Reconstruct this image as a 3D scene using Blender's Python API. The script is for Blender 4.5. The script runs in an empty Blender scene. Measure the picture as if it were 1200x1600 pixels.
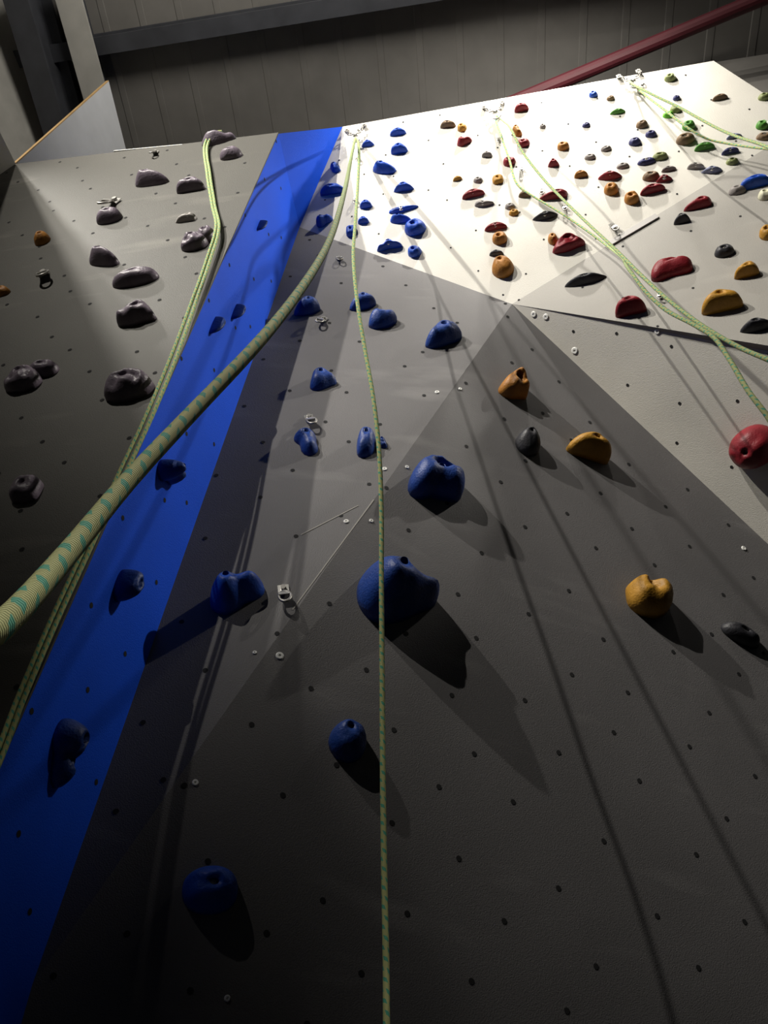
import bpy, bmesh, math, random
import numpy as np
from mathutils import Matrix, Vector, noise

# ------------------------------------------------------------------ camera model
S, CZ, F = 0.62, 1.5, 1443.0
CC = (600.0, 800.0)
ZEN = (800.0, -620.0)
CAM = np.array([0, 0, CZ])
sc = bpy.context.scene
COL = sc.collection


def nrm(v):
    v = np.asarray(v, float)
    return v / np.linalg.norm(v)


def rc(p):
    return nrm([(p[0] - CC[0]) / F, -(p[1] - CC[1]) / F, -1.0])


_up = rc(ZEN)
_X = nrm(np.cross(np.cross(rc((535, 198)), rc((1115, 95))), _up))
_X = _X if _X[0] > 0 else -_X
M = np.array([_X, np.cross(_up, _X), _up])


def wr(p):
    return M @ rc(p)


def hit(p, P):
    r = wr(p)
    return CAM + r * (np.dot(P[0] - CAM, P[1]) / np.dot(r, P[1]))


def proj(W):
    q = (np.asarray(W) - CAM) @ M
    return np.stack([CC[0] + F * q[..., 0] / -q[..., 2], CC[1] - F * q[..., 1] / -q[..., 2]], -1)


def plane3(a, b, c):
    n = nrm(np.cross(b - a, c - a))
    if np.dot(n, CAM - a) < 0:
        n = -n
    return (a, n)


cam = bpy.data.cameras.new('camera')
cam.sensor_fit = 'VERTICAL'
cam.sensor_height = 36.0
cam.lens = F / 1600.0 * 36.0
cam.clip_start = 0.02
camo = bpy.data.objects.new('camera', cam)
COL.objects.link(camo)
mw = Matrix([list(M[i]) + [CAM[i]] for i in range(3)] + [[0, 0, 0, 1]])
camo.matrix_world = mw
sc.camera = camo

# ------------------------------------------------------------------ materials


def mat(name, col, rough=0.6, metal=0.0, var=0.12, scale=6.0, bump=0.15, bscale=180.0, spec=0.4):
    m = bpy.data.materials.new(name)
    m.use_nodes = True
    nt = m.node_tree
    b = nt.nodes['Principled BSDF']
    b.inputs['Roughness'].default_value = rough
    b.inputs['Metallic'].default_value = metal
    b.inputs['Specular IOR Level'].default_value = spec
    tc = nt.nodes.new('ShaderNodeTexCoord')
    n1 = nt.nodes.new('ShaderNodeTexNoise')
    n1.inputs['Scale'].default_value = scale
    n1.inputs['Detail'].default_value = 6
    nt.links.new(tc.outputs['Object'], n1.inputs['Vector'])
    r = nt.nodes.new('ShaderNodeValToRGB')
    r.color_ramp.elements[0].position = 0.3
    r.color_ramp.elements[1].position = 0.7
    r.color_ramp.elements[0].color = tuple(c * (1 - var) for c in col) + (1,)
    r.color_ramp.elements[1].color = tuple(min(1, c * (1 + var)) for c in col) + (1,)
    nt.links.new(n1.outputs['Fac'], r.inputs['Fac'])
    nt.links.new(r.outputs['Color'], b.inputs['Base Color'])
    if bump > 0:
        n2 = nt.nodes.new('ShaderNodeTexNoise')
        n2.inputs['Scale'].default_value = bscale
        n2.inputs['Detail'].default_value = 3
        nt.links.new(tc.outputs['Object'], n2.inputs['Vector'])
        bp = nt.nodes.new('ShaderNodeBump')
        bp.inputs['Strength'].default_value = bump
        bp.inputs['Distance'].default_value = 0.004
        nt.links.new(n2.outputs['Fac'], bp.inputs['Height'])
        nt.links.new(bp.outputs['Normal'], b.inputs['Normal'])
    return m


def wallmat(name, col, rough=0.6, var=0.1, scuff=0.35, scuffcol=(0.6, 0.58, 0.53), spec=0.4):
    """sand-textured painted plywood with chalk smears"""
    m = mat(name, col, rough, 0, var, 2.2, 0.35, 260, spec)
    nt = m.node_tree
    b = nt.nodes['Principled BSDF']
    src = b.inputs['Base Color'].links[0].from_socket
    tc = [n for n in nt.nodes if n.type == 'TEX_COORD'][0]
    mp = nt.nodes.new('ShaderNodeMapping')
    mp.inputs['Scale'].default_value = (1.2, 1.2, 5.0)
    nt.links.new(tc.outputs['Object'], mp.inputs['Vector'])
    n = nt.nodes.new('ShaderNodeTexNoise')
    n.inputs['Scale'].default_value = 1.7
    n.inputs['Detail'].default_value = 5
    nt.links.new(mp.outputs['Vector'], n.inputs['Vector'])
    mr = nt.nodes.new('ShaderNodeMapRange')
    mr.inputs['From Min'].default_value = 0.6
    mr.inputs['From Max'].default_value = 0.82
    mr.inputs['To Max'].default_value = scuff
    nt.links.new(n.outputs['Fac'], mr.inputs['Value'])
    mx = nt.nodes.new('ShaderNodeMix')
    mx.data_type = 'RGBA'
    nt.links.new(mr.outputs['Result'], mx.inputs['Factor'])
    nt.links.new(src, mx.inputs['A'])
    mx.inputs['B'].default_value = scuffcol + (1,)
    nt.links.new(mx.outputs['Result'], b.inputs['Base Color'])
    return m


MT = {
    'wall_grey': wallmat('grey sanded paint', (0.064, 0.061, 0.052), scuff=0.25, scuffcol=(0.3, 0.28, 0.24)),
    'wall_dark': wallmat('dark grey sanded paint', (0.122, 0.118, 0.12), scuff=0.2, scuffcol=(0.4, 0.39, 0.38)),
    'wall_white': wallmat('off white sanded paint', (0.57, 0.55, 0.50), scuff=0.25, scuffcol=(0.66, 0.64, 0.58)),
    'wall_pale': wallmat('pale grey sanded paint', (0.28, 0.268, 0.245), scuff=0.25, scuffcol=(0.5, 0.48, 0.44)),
    'wall_blue': wallmat('blue sanded paint', (0.005, 0.085, 0.75), rough=0.6, spec=0.15, scuff=0.05, scuffcol=(0.05, 0.15, 0.75)),
    'tnut': mat('dark bolt hole', (0.012, 0.012, 0.013), 0.9, bump=0),
    'roof': mat('grey roof sheet', (0.16, 0.153, 0.142), 0.55, var=0.08, bump=0.05, bscale=40),
    'steel_dark': mat('dark painted steel', (0.045, 0.047, 0.055), 0.6, var=0.2, bump=0.05),
    'steel_light': mat('pale painted steel', (0.42, 0.41, 0.38), 0.6, var=0.1, bump=0.05),
    'red_paint': mat('dark red painted steel', (0.06, 0.006, 0.011), 0.6, bump=0.05),
    'plywood': mat('plywood edge', (0.55, 0.36, 0.16), 0.7, var=0.2),
    'panel_pale': mat('pale painted board', (0.66, 0.68, 0.71), 0.6, var=0.05, bump=0.05),
    'metal': mat('brushed steel', (0.62, 0.61, 0.58), 0.32, 0.9, bump=0.0),
    'metal_dull': mat('dull steel', (0.30, 0.29, 0.27), 0.45, 0.8, bump=0.0),
    'washer': mat('white plastic', (0.75, 0.75, 0.72), 0.4, bump=0.0),
    'trim': mat('dull aluminium strip', (0.30, 0.29, 0.28), 0.6, 0.1, bump=0.05),
    'mat_floor': mat('dark crash mat vinyl', (0.03, 0.03, 0.035), 0.6),
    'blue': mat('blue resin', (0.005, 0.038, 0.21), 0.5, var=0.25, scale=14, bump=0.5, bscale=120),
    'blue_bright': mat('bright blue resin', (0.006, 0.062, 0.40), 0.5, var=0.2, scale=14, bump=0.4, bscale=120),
    'purple': mat('dusty purple resin', (0.15, 0.122, 0.155), 0.42, var=0.25, scale=14, bump=0.4, bscale=120),
    'pale_grey': mat('pale grey resin', (0.33, 0.31, 0.29), 0.5, var=0.2, scale=14, bump=0.4, bscale=120),
    'orange': mat('ochre orange resin', (0.33, 0.135, 0.016), 0.55, var=0.3, scale=16, bump=0.5, bscale=120),
    'yellow': mat('mustard yellow resin', (0.38, 0.19, 0.018), 0.55, var=0.25, scale=16, bump=0.5, bscale=120),
    'brown': mat('brown resin', (0.17, 0.11, 0.06), 0.6, var=0.25, scale=14, bump=0.4, bscale=120),
    'red': mat('deep red resin', (0.20, 0.008, 0.016), 0.5, var=0.25, scale=14, bump=0.4, bscale=120),
    'black': mat('black resin', (0.022, 0.022, 0.027), 0.5, var=0.25, scale=14, bump=0.4, bscale=120),
    'grey': mat('grey resin', (0.22, 0.20, 0.19), 0.55, var=0.25, scale=14, bump=0.4, bscale=120),
    'navy': mat('navy resin', (0.035, 0.038, 0.13), 0.55, var=0.25, scale=14, bump=0.4, bscale=120),
    'slate': mat('slate blue resin', (0.22, 0.24, 0.36), 0.55, var=0.2, scale=14, bump=0.4, bscale=120),
    'green': mat('green resin', (0.07, 0.24, 0.03), 0.55, var=0.25, scale=14, bump=0.4, bscale=120),
    'lime': mat('bright green resin', (0.16, 0.52, 0.04), 0.55, var=0.2, scale=14, bump=0.4, bscale=120),
    'olive': mat('olive green resin', (0.20, 0.23, 0.09), 0.55, var=0.25, scale=14, bump=0.4, bscale=120),
    'cream': mat('cream resin', (0.55, 0.54, 0.40), 0.55, var=0.2, scale=14, bump=0.4, bscale=120),
}


def rope_mat():
    m = bpy.data.materials.new('yellow rope with teal flecks')
    m.use_nodes = True
    nt = m.node_tree
    b = nt.nodes['Principled BSDF']
    b.inputs['Roughness'].default_value = 0.85
    uv = nt.nodes.new('ShaderNodeUVMap')
    sp = nt.nodes.new('ShaderNodeSeparateXYZ')
    nt.links.new(uv.outputs['UV'], sp.inputs[0])

    def math_(op, a, bb):
        n = nt.nodes.new('ShaderNodeMath')
        n.operation = op
        for i, v in enumerate((a, bb)):
            if isinstance(v, (int, float)):
                n.inputs[i].default_value = v
            else:
                nt.links.new(v, n.inputs[i])
        return n.outputs[0]
    # teal flecks: helical bands, u = metres along, v = 0..1 around
    a = math_('MULTIPLY', sp.outputs[0], 52.0)
    h = math_('ADD', a, sp.outputs[1])
    fr = math_('FRACT', h, 0)
    band = math_('GREATER_THAN', fr, 0.60)
    fr2 = math_('FRACT', math_('ADD', math_('MULTIPLY', sp.outputs[1], 3.0), math_('MULTIPLY', sp.outputs[0], 23.0)), 0)
    fl = math_('GREATER_THAN', fr2, 0.42)
    fac = math_('MULTIPLY', band, fl)
    mx = nt.nodes.new('ShaderNodeMix')
    mx.data_type = 'RGBA'
    mx.inputs['A'].default_value = (0.44, 0.46, 0.19, 1)
    mx.inputs['B'].default_value = (0.07, 0.36, 0.24, 1)
    nt.links.new(fac, mx.inputs['Factor'])
    nt.links.new(mx.outputs['Result'], b.inputs['Base Color'])
    w = nt.nodes.new('ShaderNodeTexWave')
    w.inputs['Scale'].default_value = 1.0
    cmb = nt.nodes.new('ShaderNodeCombineXYZ')
    nt.links.new(math_('ADD', math_('MULTIPLY', sp.outputs[0], 130.0), math_('MULTIPLY', sp.outputs[1], 2.0)), cmb.inputs[0])
    nt.links.new(cmb.outputs[0], w.inputs['Vector'])
    bp = nt.nodes.new('ShaderNodeBump')
    bp.inputs['Strength'].default_value = 0.35
    bp.inputs['Distance'].default_value = 0.0015
    nt.links.new(w.outputs['Fac'], bp.inputs['Height'])
    nt.links.new(bp.outputs['Normal'], b.inputs['Normal'])
    return m


MT['rope'] = rope_mat()

# ------------------------------------------------------------------ object helpers


def tag(o, label, cat, group=None, kind=None):
    o['label'] = label
    o['category'] = cat
    if group:
        o['group'] = group
    if kind:
        o['kind'] = kind
    return o


def mesh_obj(name, verts, faces, mats, parent=None, smooth=False, midx=None):
    me = bpy.data.meshes.new(name)
    me.from_pydata([tuple(float(c) for c in v) for v in verts], [], faces)
    for m in (mats if isinstance(mats, (list, tuple)) else [mats]):
        me.materials.append(m)
    me.update()
    if smooth:
        for p in me.polygons:
            p.use_smooth = True
    if midx:
        for p, i in zip(me.polygons, midx):
            p.material_index = i
    o = bpy.data.objects.new(name, me)
    COL.objects.link(o)
    if parent:
        o.parent = parent
    return o


def empty(name, loc, rot=None):
    o = bpy.data.objects.new(name, None)
    COL.objects.link(o)
    mt = Matrix.Translation(Vector([float(c) for c in loc]))
    if rot is not None:
        mt = mt @ rot
    o.matrix_world = mt
    o.empty_display_size = 0.05
    return o


def slab_geo(pts, n, th):
    """polygon pts (3D) with thickness th away from the viewer side normal n"""
    pts = [np.asarray(p, float) for p in pts]
    k = len(pts)
    nn = np.zeros(3)
    for i in range(k):
        nn += np.cross(pts[i] - pts[0], pts[(i + 1) % k] - pts[0])
    if np.dot(nn, n) < 0:
        pts = pts[::-1]
    back = [p - np.asarray(n) * th for p in pts]
    V = pts + back
    Fc = [list(range(k)), list(range(2 * k - 1, k - 1, -1))]
    for i in range(k):
        j = (i + 1) % k
        Fc.append([i, i + k, j + k, j])
    return V, Fc


def slab(name, pts, n, th, m, label, cat='wall', holes=None, kind='structure', parent=None):
    V, Fc = slab_geo(pts, n, th)
    mi = [0] * len(Fc)
    mats = [m]
    if holes:
        mats.append(MT['tnut'])
        n = np.asarray(n)
        a = nrm(np.cross(n, [0, 0, 1] if abs(n[2]) < .9 else [1, 0, 0]))
        b = np.cross(n, a)
        for (c, r) in holes:
            base = len(V)
            for q in range(10):
                t = q / 10 * 2 * math.pi
                V.append(c + n * 0.0012 + (a * math.cos(t) + b * math.sin(t)) * r)
            Fc.append(list(range(base, base + 10)))
            mi.append(1)
    o = mesh_obj(name, V, Fc, mats, parent, midx=mi)
    if label:
        tag(o, label, cat, kind=kind)
    return o


def inside(pt, poly):
    x, y = pt
    c = False
    k = len(poly)
    for i in range(k):
        x1, y1 = poly[i]
        x2, y2 = poly[(i + 1) % k]
        if (y1 > y) != (y2 > y) and x < (x2 - x1) * (y - y1) / (y2 - y1) + x1:
            c = not c
    return c


def grid_holes(pts, n, step, r, seed, marg=0.05, zmin=0.5):
    rnd = random.Random(seed)
    n = np.asarray(n)
    v = nrm(np.array([0, 0, 1.0]) - n * n[2]) if abs(n[2]) < .9 else np.array([0, 1.0, 0])
    u = np.cross(v, n)
    o = pts[0]
    P2d = [(float(np.dot(p - o, u)), float(np.dot(p - o, v))) for p in pts]
    x0, x1 = min(p[0] for p in P2d), max(p[0] for p in P2d)
    y0, y1 = min(p[1] for p in P2d), max(p[1] for p in P2d)
    out = []
    j = 0
    y = y0 + marg
    while y < y1:
        x = x0 + marg + (step * 0.5 if j % 2 else 0)
        while x < x1:
            q = (x + rnd.uniform(-.045, .045), y + rnd.uniform(-.045, .045))
            if inside(q, P2d):
                w = o + u * q[0] + v * q[1]
                if w[2] > zmin:
                    px = proj(w)
                    if -60 < px[0] < 1260 and -60 < px[1] < 1660:
                        out.append((w, r))
            x += step
        y += step * 0.62
        j += 1
    return out


# ------------------------------------------------------------------ the planes of the climbing walls
A = wr((435, 207))
A = CAM + A * (7.4 * S / A[2])
XB, YL = A[0], A[1]
PL = (A, np.array([0, -1.0, 0]))
PB = (A, np.array([1.0, 0, 0]))
B = hit((468, 355), PB)
K = hit((50, 1540), PB)
T_ = math.radians(20)
P2 = (B, np.array([0, -math.cos(T_), -math.sin(T_)]))
C = hit((535, 198), P2)
E_ = hit((1115, 95), P2)
V_ = hit((800, 475), P2)
P1 = plane3(B, V_, K)
n1 = P1[1]
T1 = hit((1263, 191), P2)
U0 = hit((1200, 540), P2)
U0 = U0 + nrm(CAM - U0) * 0.27
P2R = plane3(V_, T1, U0)
U1 = hit((1330, 561), P2R)
R1 = hit((1345, 330), P2R)
# the dark wall is folded along the line V-K: an upper facet P1 and a lower facet PX
_k = nrm(V_ - K)
_ph = math.radians(19)
nX = nrm(n1 * math.cos(_ph) + np.cross(_k, n1) * math.sin(_ph))
PX = (V_, nX)
W1 = hit((1330, 972), PX)
Ub = U0 - nrm(CAM - U0) * 0.02
P4 = plane3(V_, Ub, hit((1200, 850), PX))
U4 = hit((1330, 561), P4)
U4a = hit((1200, 540), P4)
W4 = hit((1330, 972), P4)
P3 = plane3(A, B, C)
F1 = hit((25, 256), PL)
FL = 0.0
PLANES = {'L': PL, 'B': PB, '1': P1, 'X': PX, '2': P2, 'R': P2R, '4': P4, '3': P3}

# tower front (its top edge rises slightly to the left)
TS = (F1[2] - A[2]) / (XB - F1[0])
tl = hit((65, 262), PL)
tz = A[2]
tower_pts = [A + np.array([-.0005, 0, 0]), np.array([XB - .0005, YL, FL]), np.array([-4.2, YL, FL]), np.array([-4.2, YL, tz + TS * (XB + 4.2)]), ]
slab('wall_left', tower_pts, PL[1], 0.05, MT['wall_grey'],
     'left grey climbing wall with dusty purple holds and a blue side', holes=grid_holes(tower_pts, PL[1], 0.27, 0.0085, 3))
# blue return side
_d = np.cross(PB[1], nX)
_d = _d if _d[2] < 0 else -_d
corner_floor = K + _d * (K[2] / -_d[2])
_o = np.array([0, .006, 0])
blue_pts = [A + _o, B, K, corner_floor, np.array([XB, YL + .006, FL])]
slab('wall_side', blue_pts, PB[1], 0.02, MT['wall_blue'],
     'tall narrow blue side face between the left grey wall and the dark grey wall',
     holes=grid_holes(blue_pts, PB[1], 0.3, 0.0085, 5, zmin=1.0))
# upper blue corner
slab('wall_corner', [A + _o, B, C], P3[1], 0.04, MT['wall_blue'], 'triangular blue panel beside the top left of the bright wall')
# dark grey central wall
_e = np.cross(nX, [0, 1, 0])
_v = nrm(np.array([0, 0, -1.0]) + nX * nX[2])
w1f = W1 + _v * (W1[2] / -_v[2])
p1_pts = [B, V_, K]
px_pts = [V_, W1, w1f, corner_floor, K]
Vc, Fc_, mi_ = [], [], []
for pts_, n_, sd_ in ((p1_pts, P1[1], 7), (px_pts, nX, 8)):
    v0, f0 = slab_geo(pts_, n_, 0.04)
    b_ = len(Vc)
    Vc += v0
    Fc_ += [[i + b_ for i in f] for f in f0]
    mi_ += [0] * len(f0)
    a_ = nrm(np.cross(n_, [0, 0, 1]))
    c_ = np.cross(n_, a_)
    for (p_, r_) in grid_holes(pts_, n_, 0.29, 0.0085, sd_):
        b_ = len(Vc)
        Vc += [p_ + n_ * .0012 + (a_ * math.cos(q * math.pi / 5) + c_ * math.sin(q * math.pi / 5)) * r_ for q in range(10)]
        Fc_.append(list(range(b_, b_ + 10)))
        mi_.append(1)
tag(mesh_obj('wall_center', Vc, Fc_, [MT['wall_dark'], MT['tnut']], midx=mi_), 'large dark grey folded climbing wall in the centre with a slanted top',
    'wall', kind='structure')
# bright upper wall
p2_pts = [B, C, E_, T1, V_]
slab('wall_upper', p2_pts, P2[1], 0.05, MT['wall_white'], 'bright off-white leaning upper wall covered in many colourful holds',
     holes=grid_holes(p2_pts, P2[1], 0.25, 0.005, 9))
# right hand lower panels
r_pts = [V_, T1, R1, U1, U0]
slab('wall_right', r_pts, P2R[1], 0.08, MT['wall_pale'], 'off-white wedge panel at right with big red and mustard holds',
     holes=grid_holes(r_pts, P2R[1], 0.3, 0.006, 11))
p4_pts = [V_, U4a, U4, W4]
slab('wall_right_lower', p4_pts, P4[1], 0.03, MT['wall_white'], 'pale lower panel under the right wedge panel beside the dark grey wall',
     holes=grid_holes(p4_pts, P4[1], 0.3, 0.007, 13))
# aluminium strip on the upper edge of the wedge panel
a0, a1 = hit((948, 386), P2R), hit((1028, 339), P2R)
dv = nrm(a1 - a0)
sd = np.cross(P2R[1], dv)
sv, sf = slab_geo([a0 - sd * .012, a1 - sd * .012, a1 + sd * .022, a0 + sd * .022], P2R[1], 0.012)
sv = [p + P2R[1] * 0.009 for p in sv]
tag(mesh_obj('trim_1', sv, sf, MT['trim']), 'short metal edging strip at the upper left edge of the wedge panel', 'trim', kind='structure')
# thin pale strips painting the light caught on a seam and the fold
for nm_, qa, qb, lb_ in (('seam_highlight', (470, 836), (560, 790), 'painted highlight on the seam crossing the lit strip of the dark wall'),
                         ('fold_highlight', (457, 953), (584, 781), 'painted highlight on the fold of the dark wall left of the hanging rope')):
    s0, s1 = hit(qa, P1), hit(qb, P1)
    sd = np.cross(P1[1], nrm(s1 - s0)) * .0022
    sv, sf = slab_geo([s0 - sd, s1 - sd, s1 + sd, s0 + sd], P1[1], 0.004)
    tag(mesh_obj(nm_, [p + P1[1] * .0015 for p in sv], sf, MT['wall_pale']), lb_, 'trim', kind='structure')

# pale strip on top of the left wall
c0, c1 = hit((178, 236), PL), hit((285, 226), PL)
sv, sf = slab_geo([c0, c1, c1 + np.array([0, 0, -.006]), c0 + np.array([0, 0, -.006])], PL[1], 0.02)
tag(mesh_obj('trim_2', [p + np.array([0, -.002, 0.003]) for p in sv], sf, MT['washer']), 'thin white strip on the top edge of the left grey wall', 'trim', kind='structure')
# ------------------------------------------------------------------ hall: roof, beams, boards, floor
sdir = wr((820, 2600))
rn = nrm(np.cross([1, 0, 0], sdir))
rn = rn if rn[2] < 0 else -rn
RP = (np.array([0, 2.0, 8.9]), rn)


def ribbed_roof():
    o = RP[0]
    V, Fc = [], []
    x = -9.0
    prof = []
    while x < 7:
        prof += [(x, 0), (x + .272, 0), (x + .279, -.006), (x + .291, -.006), (x + .298, 0)]
        x += 0.30
    for (xx, h) in prof:
        for t in (-7.0, 6.0):
            V.append(o + np.array([xx, 0, 0]) + sdir * t - rn * h)
    k = len(prof)
    for i in range(k - 1):
        Fc.append([2 * i, 2 * i + 1, 2 * i + 3, 2 * i + 2])
    ob = mesh_obj('ceiling', V, Fc, MT['roof'])
    sol = ob.modifiers.new('thickness', 'SOLIDIFY')
    sol.thickness = 0.05
    sol.offset = 1.0
    return tag(ob, 'sloping grey ribbed sheet roof above the climbing walls', 'ceiling', kind='structure')


ribbed_roof()


def beam_frame(pa, pb, gap):
    P = (RP[0] + rn * gap, rn)
    a, b = hit(pa, P), hit(pb, P)
    return a, b


def box_between(a, b, side, w, upv, h, name, m, parent=None, prof=None):
    """prism from a to b; cross section given in (side, up) coordinates"""
    if prof is None:
        prof = [(-w / 2, 0), (w / 2, 0), (w / 2, h), (-w / 2, h)]
    V = [p + side * s + upv * t for p in (a, b) for (s, t) in prof]
    k = len(prof)
    Fc = [list(range(k))[::-1], list(range(k, 2 * k))]
    for i in range(k):
        j = (i + 1) % k
        Fc.append([i, j, j + k, i + k])
    return mesh_obj(name, V, Fc, m, parent)


up_r = -rn
# purlin across the roof (a C-section)
a, b = beam_frame((-150, 122), (2000, -228), 0.23)
sdn = nrm(np.cross(b - a, up_r))
hw, hh, tt = .062, .16, .02
cprof = [(-hw, 0), (hw, 0), (hw, tt), (-hw + tt, tt), (-hw + tt, hh - tt), (hw, hh - tt), (hw, hh), (-hw, hh)]
pu = box_between(a, b, sdn, 0, up_r, 0, 'roof_purlin', MT['steel_dark'], prof=cprof)
tag(pu, 'dark steel purlin running across the roof sheets', 'beam')
# pale rafter
a, b = beam_frame((96, -40), (172, 235), 0.34)
sx = nrm(np.cross(b - a, up_r))
ra = empty('roof_rafter', (a + b) / 2)
wv = 0.20
o1 = box_between(a - (a + b) / 2, b - (a + b) / 2, sx, wv, up_r, .02, 'flange', MT['steel_light'], ra)
o2 = box_between(a - (a + b) / 2 + up_r * .02, b - (a + b) / 2 + up_r * .02, sx, .025, up_r, .23, 'web', MT['steel_dark'], ra)
tag(ra, 'pale steel rafter descending behind the upright board', 'beam')
# dark I-beam rafter at far left
a, b = beam_frame((12, -40), (98, 250), 0.52)
sx = nrm(np.cross(b - a, up_r))
sx = sx if sx[0] > 0 else -sx
mid = (a + b) / 2
ra = empty('portal_rafter', mid)
box_between(a - mid, b - mid, sx, .19, up_r, .025, 'bottom_flange', MT['steel_dark'], ra)
box_between(a - mid + up_r * .025, b - mid + up_r * .025, sx, .03, up_r, .33, 'web', MT['steel_dark'], ra)
box_between(a - mid + up_r * .355, b - mid + up_r * .355, sx, .19, up_r, .025, 'top_flange', MT['steel_dark'], ra)
tag(ra, 'heavy dark steel rafter at the upper left corner', 'beam')
# gable cladding beyond the rafter
gx = a[0] - .35
gp = [np.array([gx, -2, 9.6]), np.array([gx + .0, 5, 8.8]), np.array([gx, 5, 3]), np.array([gx, -2, 3])]
slab('wall_gable', gp, (1, 0, 0), 0.05, MT['steel_light'], 'pale end wall of the hall beyond the dark rafter')
# red brace
Pp = (RP[0] + rn * .45, rn)
a, b = hit((640, 227), Pp), hit((1800, -257), Pp)
rb = nrm(np.cross(b - a, Pp[1]))
k = 14
V = []
for p in (a, b):
    for i in range(k):
        t = 2 * math.pi * i / k
        V.append(p + (rb * math.cos(t) + Pp[1] * math.sin(t)) * 0.05)
Fc = [list(range(k))[::-1], list(range(k, 2 * k))] + [[i, (i + 1) % k, (i + 1) % k + k, i + k] for i in range(k)]
tag(mesh_obj('red_pipe', V, Fc, MT['red_paint'], smooth=False), 'dark red sloping pipe under the roof at upper right', 'pipe')
# grey cladding seen past the right end of the bright wall
bp = (np.array([0, 3.0, 7]), nrm([0, -1, -.2]))
gpts = [hit(p, bp) for p in ((1085, 102), (1420, 50), (1420, 330), (1085, 160))]
slab('wall_far', gpts, bp[1], 0.04, MT['roof'], 'dull grey wall cladding past the right end of the bright wall')

# upright board with plywood edge on top of the left wall
tz = F1[2]
xw = F1[0]
Pw = (F1, np.array([1.0, 0, 0]))
q1, q2 = hit((170, 127), Pw), hit((197, 234), Pw)
q3 = np.array([xw, q2[1], tz - .4])
q4 = np.array([xw, YL + .051, tz - .4])
q5 = np.array([xw, YL + .051, tz + .004])
F1b = np.array([xw, YL + .001, tz + .004])
bd = empty('plywood_board', F1)
V, Fc = slab_geo([p - F1 for p in (F1b, q1, q2, q3, q4, q5)], (1, 0, 0), 0.018)
mesh_obj('face_board', V, Fc, MT['panel_pale'], bd)
e0, e1 = F1b - F1, q1 - F1
ed = np.array([0, -.006, .002])
V, Fc = slab_geo([e0, e1, e1 + ed, e0 + ed], (1, 0, 0), 0.02)
pe = mesh_obj('plywood_edge', V, Fc, MT['plywood'], bd)
pe['label'] = 'bare plywood edge'
tag(bd, 'pale blue-grey board standing upright on top of the left grey wall', 'board')
# projecting fin at the far left
g0 = hit((25, 257), PL) + np.array([0, -.004, 0])
g1 = hit((-330, 500), PL) + np.array([0, -.004, 0])
out = np.array([0, -2.4, 0])
fn = nrm(np.cross(g1 - g0, out))
fn = fn if np.dot(fn, CAM - g0) > 0 else -fn
V, Fc = slab_geo([g0, g1, g1 + out, g0 + out], fn, 0.02)
tag(mesh_obj('wall_left_return', V, Fc, MT['wall_white']), 'pale wall panel jutting out at the far left edge, beside the upright board', 'wall', kind='structure')

fl = [np.array(p, float) for p in ((-9, -8, 0), (7, -8, 0), (7, 6, 0), (-9, 6, 0))]
slab('floor', fl, (0, 0, 1), 0.1, MT['mat_floor'], 'dark crash mat floor below the walls', 'floor')


# ------------------------------------------------------------------ climbing holds
NTH = 40


def poly_R(poly):
    def R(th, cx=0.0, cy=0.0):
        dx, dy = math.cos(th), math.sin(th)
        best = 1e9
        k = len(poly)
        for i in range(k):
            x1, y1 = poly[i][0] - cx, poly[i][1] - cy
            x2, y2 = poly[(i + 1) % k][0] - cx, poly[(i + 1) % k][1] - cy
            ex, ey = x2 - x1, y2 - y1
            den = dx * ey - dy * ex
            if abs(den) < 1e-9:
                continue
            t = (x1 * ey - y1 * ex) / den
            s = (x1 * dy - y1 * dx) / den
            if t > 0 and -1e-6 <= s <= 1 + 1e-6:
                best = min(best, t)
        return best if best < 1e8 else 0.4
    return R


def super_R(n, rx=.5, ry=.5):
    def R(th, cx=0, cy=0):
        c, s = abs(math.cos(th)) / rx, abs(math.sin(th)) / ry
        return (c ** n + s ** n) ** (-1.0 / n)
    return R


def gfield(lobes):
    def G(u, v):
        return sum(w * math.exp(-(((u - a) / s) ** 2 + ((v - b) / t) ** 2)) for (a, b, s, t, w) in lobes)
    return G


def field_R(G, thr=0.3):
    def R(th, cx=0, cy=0):
        r = 0.02
        last = 0.02
        while r < 1.2:
            if G(cx + r * math.cos(th), cy + r * math.sin(th)) >= thr:
                last = r
            elif r - last > 0.12:
                break
            r += 0.01
        return last
    return R


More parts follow.
